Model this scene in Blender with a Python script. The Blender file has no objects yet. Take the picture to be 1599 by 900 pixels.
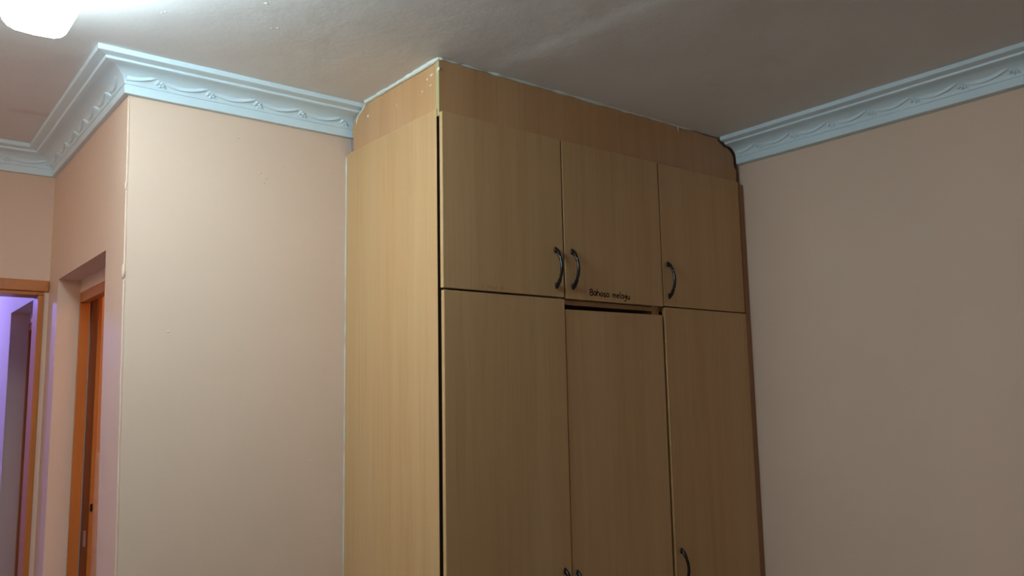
import bpy, math, random
from mathutils import Vector, Matrix, noise
random.seed(7)
S = bpy.context.scene
COL = S.collection

# ------------------------------------------------------------------ camera
def add_camera():
    yaw, pitch, roll = (math.radians(a) for a in (38.5465, 7.7465, -1.1021))
    fw = Vector((math.sin(yaw)*math.cos(pitch), math.cos(yaw)*math.cos(pitch), math.sin(pitch)))
    r0 = Vector((math.cos(yaw), -math.sin(yaw), 0)); u0 = r0.cross(fw)
    rt = r0*math.cos(roll) + u0*math.sin(roll); up = -r0*math.sin(roll) + u0*math.cos(roll)
    cam = bpy.data.cameras.new('camera'); o = bpy.data.objects.new('camera', cam); COL.objects.link(o)
    cam.sensor_width = 36; cam.lens = 1314.2081/1599*36; cam.clip_start = 0.02
    m = Matrix((rt, up, -fw)).transposed().to_4x4(); m.translation = Vector((-1.2872, -1.9241, 1.5))
    o.matrix_world = m
    S.camera = o
add_camera()
# ------------------------------------------------------------------ world, lights, exposure
w = bpy.data.worlds.new('world'); S.world = w; w.use_nodes = True
w.node_tree.nodes['Background'].inputs[0].default_value = (0.02, 0.02, 0.025, 1)
w.node_tree.nodes['Background'].inputs[1].default_value = 0.2
LAMP_STRENGTH = 24.5
LAMP_COLOR = (0.73, 0.935, 1.0)
def point_light(name, loc, col, power, r=0.06):
    l = bpy.data.lights.new(name, 'POINT'); l.color = col; l.energy = power; l.shadow_soft_size = r
    o = bpy.data.objects.new(name, l); o.location = loc; COL.objects.link(o)
point_light('violet_room_lamp', (-1.35, 3.1, 2.2), (0.22, 0.25, 1.0), 34, .08)
point_light('orange_room_lamp', (0.45, 1.05, 2.1), (1.0, 0.50, 0.22), 9, .08)
point_light('hallway_fill_light', (-1.75, .9, 2.36), (1.0, 0.72, 0.50), 3.5, .08)  # unseen warm light without a fixture, added to warm the hallway walls
vs = S.view_settings
vs.view_transform = 'Standard'; vs.look = 'None'; vs.gamma = 1; vs.use_curve_mapping = False
vs.exposure = 0.08

# ------------------------------------------------------------------ dimensions (metres)
CEIL = 2.4908; W = 1.37; WR = 1.4055; WC = 1.3905; D1 = 0.5758; L = 0.6878; D2 = 1.6621
P_, H_ = 0.108, 0.0927
XL, YF = -1.95, -3.3            # room behind the camera
ZT, ZS = 2.3254, 1.8163
DX = (0.0, 0.4557, 0.9112, 1.37)

# ------------------------------------------------------------------ materials
def mat(name, build):
    m = bpy.data.materials.new(name); m.use_nodes = True
    nt = m.node_tree; b = nt.nodes['Principled BSDF']
    build(nt, b); return m
def N(nt, t, **k):
    n = nt.nodes.new(t)
    for a, v in k.items(): setattr(n, a, v)
    return n
def srgb(r, g, b):
    f = lambda c: (c/255/12.92 if c/255 <= .04045 else ((c/255+.055)/1.055)**2.4)
    return (f(r), f(g), f(b), 1)
def ramp(nt, fac, stops):
    r = N(nt, 'ShaderNodeValToRGB'); e = r.color_ramp.elements
    e[0].position, e[0].color = stops[0]; e[1].position, e[1].color = stops[-1]
    for p, c in stops[1:-1]: x = e.new(p); x.color = c
    nt.links.new(fac, r.inputs[0]); return r.outputs[0]
def coords(nt, scale, per_object=False):
    g = N(nt, 'ShaderNodeNewGeometry'); m = N(nt, 'ShaderNodeMapping'); m.inputs['Scale'].default_value = scale
    if per_object:
        oi = N(nt, 'ShaderNodeObjectInfo'); s = N(nt, 'ShaderNodeVectorMath', operation='SCALE')
        s.inputs[0].default_value = (13.1, 7.7, 5.3); nt.links.new(oi.outputs['Random'], s.inputs['Scale'])
        a = N(nt, 'ShaderNodeVectorMath', operation='ADD')
        nt.links.new(g.outputs['Position'], a.inputs[0]); nt.links.new(s.outputs[0], a.inputs[1])
        nt.links.new(a.outputs[0], m.inputs[0])
    else: nt.links.new(g.outputs['Position'], m.inputs[0])
    return m.outputs[0]
def tex(nt, scale, vec=(1, 1, 1), detail=4, rough=.55, per_object=False, dist=0):
    t = N(nt, 'ShaderNodeTexNoise'); t.inputs['Scale'].default_value = scale
    t.inputs['Detail'].default_value = detail; t.inputs['Roughness'].default_value = rough
    t.inputs['Distortion'].default_value = dist
    nt.links.new(coords(nt, vec, per_object), t.inputs['Vector']); return t.outputs['Fac']
def mix(nt, a, b, fac, blend='MIX'):
    m = N(nt, 'ShaderNodeMix', data_type='RGBA', blend_type=blend)
    for i, v in ((6, a), (7, b)):
        if isinstance(v, tuple): m.inputs[i].default_value = v
        else: nt.links.new(v, m.inputs[i])
    if isinstance(fac, (int, float)): m.inputs[0].default_value = fac
    else: nt.links.new(fac, m.inputs[0])
    return m.outputs[2]
def bump(nt, b, heights, dist=.002, strength=1):
    last = None
    for h, s, d in heights:
        n = N(nt, 'ShaderNodeBump'); n.inputs['Strength'].default_value = s; n.inputs['Distance'].default_value = d
        nt.links.new(h, n.inputs['Height'])
        if last: nt.links.new(last, n.inputs['Normal'])
        last = n.outputs[0]
    nt.links.new(last, b.inputs['Normal'])

def wall_paint(c1, c2, rough=.55):
    def f(nt, b):
        n = tex(nt, 1.3, detail=3)
        nt.links.new(ramp(nt, n, [(.35, c1), (.65, c2)]), b.inputs['Base Color'])
        b.inputs['Roughness'].default_value = rough
        b.inputs['Specular IOR Level'].default_value = .35
        bump(nt, b, [(tex(nt, 7, detail=3), .5, .006), (tex(nt, 160, detail=3), .35, .0006)])
    return f
M = {}
M['peach'] = mat('peach_wall_paint', wall_paint(srgb(224, 196, 175), srgb(229, 201, 180)))
def ceiling_paint(nt, b):
    n = tex(nt, 2.2, detail=5)
    base = ramp(nt, n, [(.3, srgb(226, 225, 225)), (.7, srgb(233, 232, 232))])
    stain = ramp(nt, tex(nt, 3.1, vec=(1, 1.6, 1), detail=4), [(.66, (0, 0, 0, 1)), (.78, (.35, .35, .35, 1))])
    nt.links.new(mix(nt, base, srgb(190, 170, 150), stain), b.inputs['Base Color'])
    b.inputs['Roughness'].default_value = .7
    b.inputs['Specular IOR Level'].default_value = .3
    bump(nt, b, [(tex(nt, 9, detail=4), .6, .004), (tex(nt, 70, detail=4, rough=.7), .5, .0009)])
M['ceiling'] = mat('ceiling_paint', ceiling_paint)
def plaster(nt, b):
    n = tex(nt, 6, detail=3)
    nt.links.new(ramp(nt, n, [(.3, srgb(214, 232, 241)), (.7, srgb(221, 238, 247))]), b.inputs['Base Color'])
    b.inputs['Roughness'].default_value = .45
    bump(nt, b, [(tex(nt, 40, detail=3), .25, .0008)])
M['plaster'] = mat('cornice_plaster', plaster)
def wood(light, mid, dark, rough=.38, spec=.4):
    def f(nt, b):
        broad = tex(nt, 1, vec=(9, 9, .35), detail=3, per_object=True, dist=.4)
        fine = tex(nt, 1, vec=(160, 160, 2.2), detail=3, rough=.6, per_object=True)
        flame = tex(nt, 1, vec=(17, 17, .75), detail=5, rough=.65, per_object=True, dist=1.6)
        c = ramp(nt, broad, [(.3, mid), (.7, light)])
        c = mix(nt, c, dark, ramp(nt, flame, [(.5, (0, 0, 0, 1)), (.75, (.30, .30, .30, 1))]))
        c = mix(nt, c, dark, ramp(nt, fine, [(.5, (0, 0, 0, 1)), (.72, (.20, .20, .20, 1))]))
        c = mix(nt, c, light, ramp(nt, tex(nt, 1, vec=(55, 55, 1.1), detail=4, per_object=True, dist=.8), [(.58, (0, 0, 0, 1)), (.7, (.25, .25, .25, 1))]))
        nt.links.new(c, b.inputs['Base Color'])
        b.inputs['Roughness'].default_value = rough
        b.inputs['Specular IOR Level'].default_value = spec
        bump(nt, b, [(fine, .15, .0003)])
    return f
M['beech'] = mat('beech_laminate', wood(srgb(204, 167, 122), srgb(195, 155, 107), srgb(170, 124, 77)))
M['beech_red'] = mat('beech_laminate_reddish', wood(srgb(199, 157, 114), srgb(190, 145, 101), srgb(166, 116, 74)))
M['edge'] = mat('raw_board_edge', wood(srgb(186, 178, 132), srgb(178, 168, 122), srgb(160, 148, 104), .6, .2))
M['brown_strip'] = mat('scribe_strip_wood', wood(srgb(170, 128, 96), srgb(158, 116, 86), srgb(130, 94, 68), .5, .3))
M['frame'] = mat('orange_varnished_timber', wood(srgb(196, 122, 58), srgb(184, 108, 46), srgb(150, 82, 34), .3, .5))
M['frame_dark'] = mat('dark_varnished_timber', wood(srgb(128, 72, 36), srgb(112, 60, 30), srgb(84, 44, 22), .3, .5))
def flat(c, rough=.5, metal=0, spec=.5):
    def f(nt, b):
        n = tex(nt, 30, detail=2)
        c2 = tuple(min(1, x*1.08) for x in c[:3]) + (1,)
        nt.links.new(ramp(nt, n, [(.3, c), (.7, c2)]), b.inputs['Base Color'])
        b.inputs['Roughness'].default_value = rough; b.inputs['Metallic'].default_value = metal
        b.inputs['Specular IOR Level'].default_value = spec
    return f
M['black'] = mat('black_handle_gloss', flat(srgb(12, 14, 16), .25))
M['ink'] = mat('dark_marker_ink', flat(srgb(40, 20, 12), .7, spec=.1))
M['faint_ink'] = mat('faded_marker_ink', flat(srgb(138, 104, 66), .7, spec=.1))
M['caulk'] = mat('white_caulk', flat(srgb(214, 220, 212), .6))
M['purple'] = mat('old_purple_paint', flat(srgb(196, 182, 190), .7))
M['blue'] = mat('blue_light_color', flat(srgb(30, 70, 230), .5))  # colour of the blue-lit spot past the hallway doorway
M['steel'] = mat('strike_plate_steel', flat(srgb(190, 190, 185), .3, .9))
M['assumed_white_panel'] = mat('assumed_panel_white', flat(srgb(222, 216, 214), .6))  # white of the unidentified area low beyond the first recess
M['lamp_metal'] = mat('white_lamp_metal', flat(srgb(225, 228, 228), .4))
M['floor'] = mat('floor_tile', flat(srgb(146, 142, 138), .35))
M['dark_gap'] = mat('gap_shade_brown', flat(srgb(44, 32, 24), .9, spec=.05))  # dark colour for the shade in the gap behind the doors
def emit(nt, b):
    b.inputs['Base Color'].default_value = (.9, .9, .9, 1)
    b.inputs['Emission Color'].default_value = LAMP_COLOR + (1,)
    b.inputs['Emission Strength'].default_value = LAMP_STRENGTH
M['diffuser'] = mat('glowing_diffuser', emit)

# ------------------------------------------------------------------ mesh helpers
class MB:
    def __init__(s): s.v = []; s.f = []
    def add(s, vs, fs):
        n = len(s.v); s.v += [tuple(v) for v in vs]; s.f += [tuple(i+n for i in f) for f in fs]; return s
    def box(s, x0, x1, y0, y1, z0, z1):
        return s.add([(x0,y0,z0),(x1,y0,z0),(x1,y1,z0),(x0,y1,z0),(x0,y0,z1),(x1,y0,z1),(x1,y1,z1),(x0,y1,z1)],
                     [(0,3,2,1),(4,5,6,7),(0,1,5,4),(1,2,6,5),(2,3,7,6),(3,0,4,7)])
    def prism(s, pts, fn, a, b):
        """polygon pts (2D, ccw) placed by fn(p, depth) and extruded from depth a to b"""
        n = len(pts)
        return s.add([fn(p, a) for p in pts] + [fn(p, b) for p in pts],
                     [tuple(range(n))[::-1], tuple(range(n, 2*n))] + [(i, (i+1) % n, n+(i+1) % n, n+i) for i in range(n)])
    def tube(s, pts, radii, k=6, squash=None):
        """tube along 3D points; squash=(vector, factor) flattens the section along the vector"""
        vs = []; n = len(pts)
        for i, p in enumerate(pts):
            p = Vector(p); t = (Vector(pts[min(i+1, n-1)]) - Vector(pts[max(i-1, 0)])).normalized()
            ref = Vector((0, 0, 1)) if abs(t.z) < .9 else Vector((1, 0, 0))
            a = t.cross(ref).normalized(); b = t.cross(a)
            for j in range(k):
                ang = 2*math.pi*j/k; d = (a*math.cos(ang) + b*math.sin(ang))*radii[i]
                if squash: q = Vector(squash[0]); d = d - q*d.dot(q)*(1-squash[1])
                vs.append(p + d)
        fs = [(i*k+j, i*k+(j+1) % k, (i+1)*k+(j+1) % k, (i+1)*k+j) for i in range(n-1) for j in range(k)]
        fs += [tuple(range(k))[::-1], tuple((n-1)*k+j for j in range(k))]
        return s.add(vs, fs)
    def blob(s, c, r, scale=(1, 1, 1), axes=None, nu=8, nv=5):
        ax = axes or (Vector((1,0,0)), Vector((0,1,0)), Vector((0,0,1))); c = Vector(c); vs = []
        for i in range(nv+1):
            th = math.pi*i/nv
            for j in range(nu):
                ph = 2*math.pi*j/nu
                vs.append(c + r*(ax[0]*scale[0]*math.sin(th)*math.cos(ph) + ax[1]*scale[1]*math.sin(th)*math.sin(ph) + ax[2]*scale[2]*math.cos(th)))
        return s.add(vs, [(i*nu+j, i*nu+(j+1) % nu, (i+1)*nu+(j+1) % nu, (i+1)*nu+j) for i in range(nv) for j in range(nu)])
    def build(s, name, material, parent=None, smooth=False, bevel=0, segs=2):
        me = bpy.data.meshes.new(name); me.from_pydata(s.v, [], s.f); me.validate()
        import bmesh
        bm = bmesh.new(); bm.from_mesh(me)
        bmesh.ops.remove_doubles(bm, verts=bm.verts, dist=1e-6)
        bmesh.ops.recalc_face_normals(bm, faces=bm.faces)
        if bevel:
            es = [e for e in bm.edges if len(e.link_faces) == 2 and e.calc_face_angle(0) > .6]
            bmesh.ops.bevel(bm, geom=es, offset=bevel, segments=segs, profile=.5, affect='EDGES')
        bm.to_mesh(me); bm.free()
        me.materials.append(M[material])
        if smooth:
            for p in me.polygons: p.use_smooth = True
            if smooth != 'all': me.set_sharp_from_angle(angle=math.radians(smooth if smooth is not True else 40))
        o = bpy.data.objects.new(name, me); COL.objects.link(o)
        if parent:
            o.parent = parent
            chain = Vector((0, 0, 0)); q = parent
            while q: chain += q.location + q.matrix_parent_inverse.translation; q = q.parent
            o.matrix_parent_inverse = Matrix.Translation(-chain)
        return o
def struct(o): o['kind'] = 'structure'; return o
def thing(name, loc, label, cat):
    o = bpy.data.objects.new(name, None); o.location = loc; o.empty_display_size = .05; COL.objects.link(o)
    o['label'] = label; o['category'] = cat; return o

# ------------------------------------------------------------------ room shell
X2 = 1.6; YB = 4.2; T = 0.12
struct(MB().box(XL-.2, X2+.2, YF-.2, YB+.2, -.1, 0).build('floor', 'floor'))

def make_ceiling():
    b = MB(); st = .025
    nx = int((X2-XL)/st)+3; ny = int((YB-YF)/st)+3
    x0, y0 = XL-.1, YF-.1
    def h(x, y):
        z = .0035*noise.noise(Vector((x*1.6, y*1.6, 0))) + .0012*noise.noise(Vector((x*6, y*6, 3)))
        # a long shallow sag running across the slab
        d = x - .19 + .143*(y+.08)
        prof = max(0, min(1, (d+.05)/.07)) * max(0, min(1, 1-(d-.02)/.45))
        prof = prof*prof*(3-2*prof)
        z -= .0035*prof*max(0, min(1, (.05-y)/.2))*max(0, min(1, (y+3)/.5))
        return z
    vs = [(x0+i*st, y0+j*st, CEIL+h(x0+i*st, y0+j*st)) for j in range(ny) for i in range(nx)]
    b.add(vs, [(j*nx+i, (j+1)*nx+i, (j+1)*nx+i+1, j*nx+i+1) for j in range(ny-1) for i in range(nx-1)])
    o = struct(b.build('ceiling', 'ceiling', smooth='all'))
    top = MB().box(XL-.1, X2+.1, YF-.1, YB+.1, CEIL+.02, CEIL+.12).build('slab', 'ceiling', o)
    return o
ceiling = make_ceiling()
# little bumps and flakes of paint on the ceiling
for (x, y) in [(-.62,.02), (-.52,-.02), (-.45,.10), (-.40,-.05), (-.34,.12), (-.30,.08), (-.72,.18), (-.24,.02), (.32,-.55), (.62,-.62)]:
    fl = MB(); 
    for k in range(3):
        fl.blob((x+random.uniform(-.012,.012), y+random.uniform(-.012,.012), CEIL-.001), random.uniform(.0015,.003), (1.5, 1, .4))
    fl.build('paint_flake', 'ceiling', ceiling, smooth='all')

ZC = CEIL + .012
def wall(name, boxes, material='peach'):
    b = MB()
    for q in boxes: b.box(*q)
    return struct(b.build(name, material))
LC = L + .006                      # outer corner, slightly out of plumb
def lean(o, y_far):
    for v in o.data.vertices:
        if v.co.x < -L+.001 and v.co.y < y_far: v.co.x += -.006 + .0145*(2.4-v.co.z)
wall_back = wall('wall_back', [(-L, X2, D1, D1+.1, 0, ZC)]); lean(wall_back, 1)
wall_right = wall('wall_right', [(WR, WR+.15, YF, D1, 0, ZC)])
wall('wall_front', [(XL, WR+.15, YF-.12, YF, 0, ZC)])
wall('wall_left', [(XL-.12, XL, YF-.12, YB, 0, ZC)])
wall('wall_far', [(XL-.12, X2, YB, YB+.1, 0, ZC)])
# return wall with two door recesses, carries on beyond the hallway doorway
A0, A1, AZ = 0.7884, 1.4905, 1.9786
B0, B1, BZ = 1.99, 2.565, 1.956
XR = -L + .14
RD = .074                         # depth of the plastered recess before the timber frame
wall_return = wall('wall_return', [
    (-L, XR, D1+.1, A0, 0, ZC), (-L, XR, A1, B0, 0, ZC), (-L, XR, B1, YB, 0, ZC),
    (-L, XR, A0, A1, AZ, ZC), (-L, XR, B0, B1, BZ, ZC),
    (-L+RD, XR, A0, A1, 1.932, AZ), (-L+RD, XR, B0, B1, BZ-.045, BZ)]); lean(wall_return, 1)
# hallway end wall with a doorway
DXR, DXL, DZ = -.7220, -1.60, 1.940
wall_hall = wall('wall_hallway', [(DXR+.004, -L, D2, D2+.1, 0, ZC), (XL, DXL-.02, D2, D2+.1, 0, ZC), (DXL-.02, DXR+.004, D2, D2+.1, DZ+.02, ZC)])
# side room behind the return wall
sr = wall('wall_side_room', [(XR, X2, 1.75, 1.85, 0, ZC), (X2-.1, X2, D1+.1, 1.75, 0, ZC), (X2-.1, X2, 1.85, YB, 0, ZC)])
MB().box(XR+.001, X2-.1, 1.742, 1.75, 0, 1.335).build('assumed_white_panel', 'assumed_white_panel', sr, bevel=.002)  # unidentified white area beyond the doorway, put in as an assumed low panel

# irregular plaster ridge down the outer corner
def corner_ridge():
    pts, rad = [], []
    for i in range(140):
        z = 0.02 + i*(CEIL-H_-.025)/139
        n = noise.noise(Vector((3, 8, z*7))) + .6*noise.noise(Vector((1, 2, z*23)))
        pts.append((-L-.006+.0145*(2.4-z)+.0020+.0010*n, D1+.0020+.0012*noise.noise(Vector((9, 1, z*9))), z)); rad.append(.0036+.0009*n)
    MB().tube(pts, rad, 8).build('corner_ridge', 'peach', wall_back, smooth='all')
    # lifted paint blister on the ridge
    for z, s in ((1.885, 1.0), (2.13, .6)):
        MB().blob((-L-.007+.0145*(2.4-z), D1-.001, z), .007*s, (.8, .8, 3.2)).build('paint_blister', 'peach', wall_back, smooth='all')
corner_ridge()
for (x, z) in [(-.30, 2.23), (-.28, 2.215), (-.285, 2.20), (-.22, 2.26), (-.05, 2.27), (-.06, 2.24), (-.37, 2.33), (-.12, 1.33), (-.09, 1.09), (-.56, 1.72)]:
    MB().blob((x, D1+.001, z), .004, (random.uniform(1, 3), .5, random.uniform(.6, 1.6))).build('plaster_lump', 'peach', wall_back, smooth='all')

# ------------------------------------------------------------------ cornice
def cove(t): return (.064-.047*math.sin(t), .0275+.0365*(1-math.cos(t)))
PROFILE = [(.1045, -.006), (.108, .0005), (.108, .0125), (.1068, .0145), (.0835, .0185), (.0825, .0195), (.0818, .0240), (.0800, .0256), (.0760, .0262), (.0700, .0272)]
PROFILE += [cove(math.radians(a)) for a in range(0, 91, 9)]
PROFILE += [(.0165, .0652), (.0130, .0662), (.0130, .0675), (.0158, .0690), (.0150, .0915), (.0135, H_), (-.018, H_), (-.018, -.006)]
def cornice(name, p0, p1, m0, m1, nrm, s_first=None, period=.148, lo=.012):
    """p0->p1 along the wall; m0/m1 mitre vectors at the ends; nrm points into the room"""
    p0, p1, m0, m1, nrm = (Vector(a) for a in (p0, p1, m0, m1, nrm))
    b = MB(); n = len(PROFILE); rings = []
    segs = max(2, int((p1-p0).length/.12)); vs = []
    for k in range(segs+1):
        u = k/segs
        for (o, d) in PROFILE:
            a = p0 + m0*o; c = p1 + m1*o; q = a.lerp(c, u)
            wob = .0008*noise.noise(Vector((q.x*4, q.y*4, d*9)))
            vs.append((q.x, q.y, CEIL-d+wob))
    b.add(vs, [(k*n+i, k*n+(i+1) % n, (k+1)*n+(i+1) % n, (k+1)*n+i) for k in range(segs) for i in range(n)])
    b.add([vs[i] for i in range(n)], [tuple(range(n))]); b.add([vs[segs*n+i] for i in range(n)], [tuple(range(n))[::-1]])
    tr = struct(b.build(name, 'plaster', smooth=30))
    if s_first is None: return tr
    dirv = (p1-p0).normalized(); ln = (p1-p0).length
    def pt(s, tdeg, lift=0):
        t = math.radians(tdeg); o, d = cove(t)
        no = Vector((.064-o, .064-d)).normalized()
        o += no.x*lift; d += no.y*lift
        q = p0 + dirv*s + nrm*o
        return Vector((q.x, q.y, CEIL-d)), (nrm*no.x - Vector((0, 0, 1))*no.y)
    s = s_first; first = None; firstr = None
    def festoon(s):
        """draped swag: flush with the cove at its top, its curved lower hem standing proud; tip at the high end"""
        b = MB(); nu, rows = 14, [(-24, 0), (-16, .30), (-8, .74), (-3, 1.0), (-.6, .96), (2.6, .42), (5.2, -.10)]
        us = [u/nu for u in range(nu+1) if lo < s - .006 - (1-u/nu)*.122 < ln-.003]
        if len(us) < 4: return None, 0
        vs = []
        for u in us:
            ss = s - .006 - (1-u)*.122
            hem = 64 + 12.5*math.sin(math.pi*min(1, u*1.05))**1.1 - 17*u**2.6
            amp = .0074*min(1, .22+1.5*u)*(min(1, (1-u)/.18)*.75+.25)
            for dt, lf in rows: vs.append(pt(ss, max(8, hem+dt*(1-.45*u)), -.0006+amp*lf)[0])
        k = len(rows)
        return b.add(vs, [(i*k+j, i*k+j+1, (i+1)*k+j+1, (i+1)*k+j) for i in range(len(us)-1) for j in range(k-1)]), len(us)
    while s < ln + .10:
        fm, cnt = festoon(s)
        if fm:
            if cnt < 15 or first is None:
                o = fm.build('festoon', 'plaster', tr, smooth='all')
                if cnt == 15: first = (o, s)
            else:
                o = first[0].copy(); COL.objects.link(o); o.location = first[0].location + dirv*(s-first[1])
        if .016 < s < ln-.012:
            if firstr is None:
                r = MB()
                for (ds, td, rr, sc) in ((.001, 56, .0062, .8), (.009, 62, .0066, .8), (-.004, 66, .0056, .8), (.015, 70, .0058, .9), (.006, 76, .0050, .8), (.021, 77, .0036, .9)):
                    c, no = pt(s+ds, td, .0002); r.blob(c, rr, (1, 1, sc))
                o = r.build('rosette', 'plaster', tr, smooth='all'); firstr = (o, s)
            else:
                o = firstr[0].copy(); COL.objects.link(o); o.location = firstr[0].location + dirv*(s-firstr[1])
        s += period
    return tr
cornice('trim_1', (XL, D2, 0), (-L, D2, 0), (1, -1, 0), (-1, -1, 0), (0, -1, 0), .05)
cornice('trim_2', (-L, D2, 0), (-LC, D1, 0), (-1, -1, 0), (-1, -1, 0), (-1, 0, 0), .031, .1497)
cornice('trim_3', (-LC, D1, 0), (.030, D1, 0), (-1, -1, 0), (0, -1, 0), (0, -1, 0), .073, .148, -.016)
cornice('trim_4', (WC, .008, 0), (WC, YF, 0), (-1, 0, 0), (-1, 1, 0), (-1, 0, 0), .106, .148)
cornice('trim_5', (WC, YF, 0), (XL, YF, 0), (-1, 1, 0), (1, 1, 0), (0, 1, 0), .1, .148)
cornice('trim_6', (XL, YF, 0), (XL, D2, 0), (1, 1, 0), (1, -1, 0), (1, 0, 0), .1, .148)

# ------------------------------------------------------------------ door frames
def frame_in_return(name, y0, y1, z, x):
    """timber frame set at the back of a plastered recess; seen mostly as its far jamb"""
    root = struct(MB().box(x, x+.030, y0, y1, z-.036, z).build(name, 'frame', bevel=.002))
    j = MB().box(x, x+.034, y1-.014, y1, 0, z-.036).build('jamb', 'frame', root, bevel=.002)
    MB().box(x, x+.034, y0, y0+.014, 0, z-.036).build('jamb', 'frame', root, bevel=.002)
    MB().box(x+.040, x+.062, y1-.012, y1, 0, z-.012).build('door_stop', 'frame_dark', root, bevel=.002)
    MB().box(x+.040, x+.062, y0, y0+.012, 0, z-.012).build('door_stop', 'frame_dark', root, bevel=.002)
    MB().box(x+.040, x+.062, y0, y1, z-.020, z).build('door_head', 'frame_dark', root, bevel=.002)
    return root
d1 = frame_in_return('door_1', A0, A1, 1.932, -L+RD)
MB().box(-L+RD+.047, -L+RD+.056, A1-.0145, A1-.0118, 1.015, 1.072).build('strike_plate', 'steel', d1, bevel=.0008)
MB().box(-L+RD+.0625, -L+RD+.077, A1-.010, A1+.04, 0, 1.93).build('architrave', 'frame', d1, bevel=.002)
MB().box(-L+RD+.066, -L+RD+.074, A1-.015, A1-.0095, 1.138, 1.165).build('bolt_keeper', 'black', d1, bevel=.002)
frame_in_return('door_2', B0, B1, BZ-.045, -L+RD)
MB().prism([(1.84, 1.868), (1.93, 1.872), (1.95, 1.945), (1.86, 1.95)], lambda p, d: (d, p[0], p[1]), -L-.0015, -L+.001).build('blue_light_patch', 'blue', wall_return)  # blue-lit spot on the wall, put in as a coloured patch
# hallway doorway frame
d3 = struct(MB().box(DXL-.05, -.690, D2-.012, D2+.10, DZ+.010, DZ+.052).build('door_3', 'frame', bevel=.003))
MB().box(DXL-.02, -.704, D2-.004, D2+.10, DZ-.004, DZ+.010).build('door_head', 'frame', d3, bevel=.002)
MB().box(DXR-.002, DXR+.018, D2-.008, D2+.10, 0, DZ-.004).build('jamb', 'frame', d3, bevel=.003)
MB().box(DXL-.02, DXL, D2-.008, D2+.10, 0, DZ-.004).build('jamb', 'frame', d3, bevel=.003)

# ------------------------------------------------------------------ ceiling lamp
lamp = thing('ceiling_lamp', (-1.014, -.24, CEIL), 'white glowing ceiling lamp with rounded diffuser, switched on', 'lamp')
LX0, LX1, LY0, LY1 = -1.073, -.920, -.66, .185
MB().box(LX0+.02, LX1-.02, LY0+.02, LY1-.02, CEIL-.024, CEIL+.003).build('base_plate', 'lamp_metal', lamp, bevel=.003)
def diffuser():
    b = MB(); secs = []
    def ring(y, sx, sz):
        cx = (LX0+LX1)/2; hw = (LX1-LX0)/2*sx; zt = CEIL-.022; hz = .120*sz; r = []
        for i in range(13):
            a = math.pi*i/12; c, s_ = math.cos(a), math.sin(a)
            r.append((cx-hw*math.copysign(abs(c)**.5, c), y, zt-hz*abs(s_)**.5))
        return r
    ys = [(LY0, .86, .80), (LY0+.006, .95, .93), (LY0+.02, 1, 1), (LY1-.02, 1, 1), (LY1-.006, .95, .93), (LY1, .86, .80)]
    vs = []
    for q in ys: vs += ring(*q)
    k = 13; n = len(ys)
    fs = [(i*k+j, i*k+(j+1) % k, (i+1)*k+(j+1) % k, (i+1)*k+j) for i in range(n-1) for j in range(k)]
    fs += [tuple(range(k)), tuple((n-1)*k+j for j in range(k))]
    return b.add(vs, fs)
diffuser().build('diffuser', 'diffuser', lamp, smooth=50)

# ------------------------------------------------------------------ wardrobe
wd = thing('wardrobe', (W/2, .29, 0), 'tall beech laminate built-in wardrobe with six doors and black bow handles', 'wardrobe')
CF = .0245                          # carcass front plane
MB().box(0, .018, CF, D1-.003, 0, 2.341).build('side_panel', 'beech', wd, bevel=.0012)
MB().box(.0004, .0176, CF-.0012, CF-.0001, .0, 2.318).build('gap_shade', 'dark_gap', wd)  # dark strip painting the door gap's shade onto the panel's front edge
MB().box(W-.018, W, CF, D1-.003, 0, 2.30).build('side_panel', 'beech', wd, bevel=.0012)
for x, h_ in ((DX[1], .009), (.894, .018)): MB().box(x-h_, x+h_, CF, D1-.02, .06, 2.30).build('divider', 'beech', wd, bevel=.001)
MB().box(.018, W-.018, D1-.012, D1-.004, .06, 2.30).build('back_panel', 'beech', wd)
for k in range(3):
    x0 = (.018, DX[1]+.009, .912)[k]; x1 = (DX[1]-.009, .876, W-.018)[k]
    MB().box(x0, x1, CF, D1-.012, 1.801, 1.8165).build('shelf', 'beech', wd, bevel=.001)
    MB().box(x0, x1, CF, D1-.012, .06, .078).build('bottom_shelf', 'beech', wd, bevel=.001)
MB().box(.018, W-.018, CF, D1-.004, 2.30, 2.318).build('top_panel', 'beech', wd, bevel=.001)
MB().box(.0, W, CF+.04, CF+.056, 0, .06).build('plinth', 'beech', wd, bevel=.001)
MB().box(W+.006, WR-.001, .004, .024, 0, 2.318).build('scribe_strip', 'brown_strip', wd, bevel=.001)
# front filler board, scribed roughly round the right-hand cornice
def jag(i, a=.0022): return a*noise.noise(Vector((i*1.7, 4.2, 0)))*2
def off_profile(gap):
    """cornice outline pushed away from the cornice, from the ceiling edge down to its foot: (offset, drop)"""
    pr = [(.108, 0), (.108, .0135), (.096, .0165), (.0818, .022), (.072, .027)] + [cove(math.radians(a)) for a in (15, 30, 45, 60, 75, 90)] + [(.014, .0662), (.0158, .075), (.015, .085), (.0145, H_)]
    return [(o+gap*(1 if d < .013 else .75), d+gap*(.3 if d < .02 else .7)) for o, d in pr]
fr = [(.004, 2.319), (1.374, 2.319), (1.380, 2.345), (1.382, 2.375)]
fr += [(WC-o+jag(i), CEIL-d+jag(i+40)) for i, (o, d) in enumerate(reversed(off_profile(.0085)))][:-1]
top = [(1.2735, CEIL-.004), (1.20, CEIL-.006), (1.17, CEIL-.0045), (1.0, CEIL-.003), (.8, CEIL-.005), (.6, CEIL-.002), (.3, CEIL-.003), (.004, CEIL-.003)]
front = MB().prism(fr + top, lambda p, d: (p[0], d, p[1]), .015, .031).build('top_filler_front', 'beech_red', wd)
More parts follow.
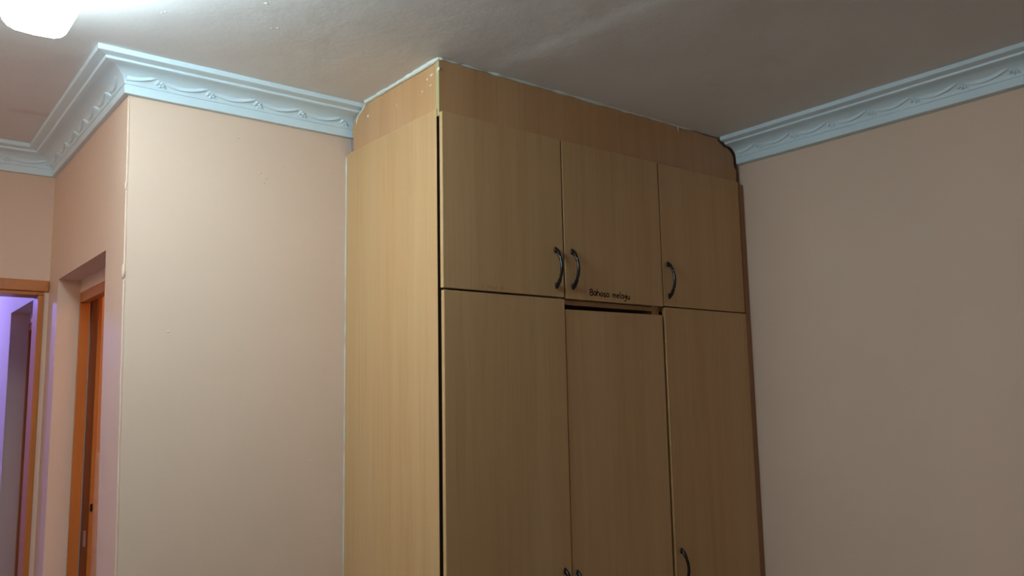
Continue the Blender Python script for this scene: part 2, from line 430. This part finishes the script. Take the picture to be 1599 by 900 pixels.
MB().box(.0032, .0042, .0152, .0308, 2.32, CEIL-.004).build('bare_edge', 'edge', wd)
# side filler board, cut round the left-hand cornice
sd = [(.0315, 2.3415), (.530, 2.3415), (.5345, 2.352), (.5345, CEIL-H_-.004)]
sd += [(D1-o-.018*min(1, (d/.05))+jag(i, .001), CEIL-d) for i, (o, d) in enumerate(reversed(off_profile(.003)))]
sd += [(.30, CEIL-.004), (.15, CEIL-.003), (.0315, CEIL-.003)]
side = MB().prism(sd, lambda p, d: (d, p[0], p[1]), .004, .020).build('top_filler_side', 'beech_red', wd)
# caulk along the ceiling, over the cornice cut and down the wall joint
def caulk(name, path, r, var, parent, k=7, seed=0, sub=14, material='caulk'):
    pts, rad = [], []
    for a, b in zip(path[:-1], path[1:]):
        a, b = Vector(a), Vector(b); n = max(2, int((b-a).length*sub*6))
        for i in range(n):
            q = a.lerp(b, i/n); nn = noise.noise(q*26+Vector((seed, 0, 0)))
            pts.append(q + Vector((0, 0, .0012))*nn); rad.append(max(.0004, r*(1+var*nn*1.6)))
    pts.append(Vector(path[-1])); rad.append(r*.5)
    return MB().tube(pts, rad, k).build(name, material, parent, smooth='all')
caulk('caulk_bead', [(.002, .012, CEIL-.002), (.001, .1, CEIL-.004), (.001, .28, CEIL-.004), (.002, .455, CEIL-.003)], .0054, .8, wd, seed=2)
caulk('caulk_bead', [(.004, .013, CEIL-.001), (.25, .013, CEIL-.001), (.7, .013, CEIL-.001), (1.12, .014, CEIL-.001)], .0042, .9, wd, seed=5)
caulk('caulk_bead', [(.003, .452, CEIL-.008), (.003, .462, CEIL-.018), (.003, .478, CEIL-.026), (.003, .498, CEIL-.034), (.003, .508, CEIL-.048), (.003, .512, CEIL-.060)], .0022, .6, wd, seed=7)
caulk('caulk_bead', [(-.001, D1-.003, 2.330), (-.001, D1-.003, 1.9), (-.001, D1-.003, 1.4), (-.001, D1-.003, .9), (-.001, D1-.003, .02)], .0018, .9, wd, seed=11, sub=10)
MB().tube([(.845+.2, .0145, CEIL-.002), (1.0455, .0125, CEIL-.012), (1.0475, .0140, CEIL-.024)], [.0022, .0017, .0006], 6).build('caulk_drip', 'caulk', wd, smooth='all')
# flecks of white paint on the filler
for (y, z, a, b_) in [(.0165, 2.459, .007, .006), (.0235, 2.457, .0015, .008), (.055, 2.453, .008, .004), (.078, 2.447, .003, .004), (.060, 2.423, .007, .0018), (.105, 2.418, .004, .0025), (.252, 2.417, .0022, .003), (.255, 2.424, .0015, .002), (.435, 2.437, .005, .005)]:
    xx = .0024 if y < .031 else .0034
    MB().blob((xx+.0006, y, z), 1, (.0011, a, b_)).build('paint_fleck', 'caulk', wd, smooth='all')
# old purple paint left on the wall where the cornice and filler stop short
MB().prism([(.018, 2.340), (.034, 2.340), (.034, CEIL-H_), (.014, CEIL-H_)], lambda p, d: (p[0], d, p[1]), D1-.0018, D1+.001).build('old_paint', 'purple', wall_back)

# handles
def handle(parent, x, ztop, ln=.129):
    pts, rad = [], []
    for i in range(19):
        u = i/18; z = ztop-ln*u
        y = -.002 - .029*math.sin(math.pi*u)**.85
        pts.append((x, y, z)); e = min(u, 1-u)
        rad.append(.0026+.0036*min(1, e/.09) - .0012*max(0, min(1, (e-.12)/.2)))
    h = MB().tube(pts, rad, 10).build('handle', 'black', parent, smooth='all')
    f = MB()
    for z in (ztop-.010, ztop-ln+.010):
        f.blob((x, -.003, z), .0052, (1.0, .8, 1.7), nu=10, nv=8)
    f.build('handle_foot', 'black', parent, smooth='all') if False else None
    return h, f
def door(name_label, x0, x1, z0, z1, hx, hz, y=0, dz0=0, dz1=0, dx=0):
    """slab door; dz0/dz1 lift the top at the left/right, dx shifts the foot sideways"""
    g = .0029
    b = MB().prism([(x0+g+dx, z0), (x1-g+dx, z0), (x1-g, z1+dz1), (x0+g, z1+dz0)], lambda p, d: (p[0], d, p[1]), y, y+.0145)
    o = b.build('door', 'beech', wd, bevel=.0009, segs=1)
    if name_label: o['label'] = name_label
    h, f = handle(o, hx, hz)
    # feet joined into the handle mesh
    import bmesh
    bm = bmesh.new(); bm.from_mesh(h.data)
    me = bpy.data.meshes.new('t'); me.from_pydata(f.v, [], f.f); bm.from_mesh(me); bm.to_mesh(h.data); bm.free()
    for p in h.data.polygons: p.use_smooth = True
    if y: h.location.y += y
    return o
ud1 = door('upper left wardrobe door', DX[0], DX[1], ZS+.0035, ZT, .4185, 1.974, dz0=.003)
ud2 = door('upper middle wardrobe door with dark handwriting along its foot', DX[1], DX[2], ZS+.0005, ZT, .4880, 1.975, dz0=-.001, dz1=.001, dx=.0012)
ud3 = door('upper right wardrobe door', DX[2], DX[3], ZS+.0025, ZT, .9385, 1.974)
ld1 = door('lower left wardrobe door', DX[0]+.002, DX[1], .065, ZS-.0025, .4235, 1.013)
ld2 = door('lower middle wardrobe door, sagging slightly below its neighbours', DX[1]-.001, DX[2]-.003, .05, 1.7830, .4760, 1.000, y=.0035, dz0=0, dz1=.004)
ld3 = door('lower right wardrobe door', DX[2]+.002, DX[3]+.004, .065, ZS-.0015, .9430, 1.0085)

# handwriting, drawn as pen strokes lying on the door
def arc(cx, cy, rx, ry, a0, a1, n=9): return [(cx+rx*math.cos(math.radians(a0+(a1-a0)*i/n)), cy+ry*math.sin(math.radians(a0+(a1-a0)*i/n))) for i in range(n+1)]
G = {'B': [[(0, 0), (.02, 1.0)], [(0, 1.0)] + arc(.15, .76, .32, .24, 90, -90) + arc(.15, .26, .42, .27, 90, -100)],
     'a': [arc(.25, .30, .25, .30, 30, 360), [(.5, .58), (.48, .2), (.58, .0)]],
     'h': [[(.02, 1.05), (0, 0)], [(.0, .35)] + arc(.24, .35, .22, .25, 170, 0) + [(.48, 0)]],
     's': [arc(.25, .46, .2, .16, 50, 270) + arc(.25, .14, .22, .16, 90, -130)],
     'm': [[(0, .62), (.02, 0)], [(.02, .4)] + arc(.17, .4, .14, .2, 160, 0) + [(.32, 0)], [(.32, .4)] + arc(.47, .4, .14, .2, 160, 0) + [(.64, 0)]],
     'e': [[(.02, .3), (.42, .36)] + arc(.23, .3, .22, .30, 15, 320)],
     'l': [[(.05, 1.05), (.02, .1), (.14, 0)]],
     'y': [[(0, .6), (.04, .25), (.22, .2), (.42, .6)], [(.44, .6), (.36, -.1), (.2, -.38), (.02, -.25)]],
     'u': [[(0, .58)] + arc(.2, .22, .2, .22, 180, 350) + [(.42, .58)], [(.42, .58), (.44, .05), (.56, .0)]],
     'E': [[(.45, 1), (0, 1), (0, 0), (.45, 0)], [(0, .5), (.35, .5)]],
     'R': [[(0, 0), (0, 1)] + arc(.1, .75, .32, .25, 90, -90) + [(.42, 0)]],
     'I': [[(0, 0), (0, 1)]], 'N': [[(0, 0), (0, 1), (.42, 0), (.42, 1)]],
     'U': [[(0, 1), (.02, .2), (.2, 0), (.4, .2), (.42, 1)]], 'L': [[(0, 1), (0, 0), (.4, 0)]],
     'M': [[(0, 0), (.05, 1), (.27, .35), (.5, 1), (.55, 0)]], 'A': [[(0, 0), (.24, 1), (.48, 0)], [(.1, .4), (.38, .4)]]}
ADV = {'B': .68, 'a': .66, 'h': .62, 's': .58, 'm': .84, 'e': .58, 'l': .30, 'y': .60, 'u': .70, ' ': .6, 'I': .22, 'M': .8, 'R': .62, 'E': .62, 'U': .62, 'L': .55, 'A': .65, 'N': .62}
def write(parent, text, x0, x1, z0, z1, h, pen, material, name, y=-.0002, seed=1):
    rnd = random.Random(seed); total = sum(ADV[c] for c in text); k = (x1-x0)/total; b = MB(); x = x0
    for ch in text:
        if ch != ' ':
            u = (x-x0)/(x1-x0); base = z0+(z1-z0)*u + rnd.uniform(-.04, .04)*h; sl = rnd.uniform(-.02, .12); hh = h*rnd.uniform(.92, 1.08)
            for st in G[ch]:
                pts = [Vector((x+(px+sl*pz)*k, y, base+pz*hh)) for px, pz in st]
                b.tube(pts, [pen*rnd.uniform(.85, 1.15) for _ in pts], 5, squash=((0, 1, 0), .25))
        x += ADV[ch]*k
    return b.build(name, material, parent)
write(ud2, 'Bahasa melayu', .5625, .748, 1.8340, 1.8310, .0200, .0018, 'ink', 'handwriting', seed=3)
write(ud1, 'I IlIIuI IlI ', .140, .230, 1.8275, 1.8285, .0085, .00055, 'faint_ink', 'faded_writing', seed=5)
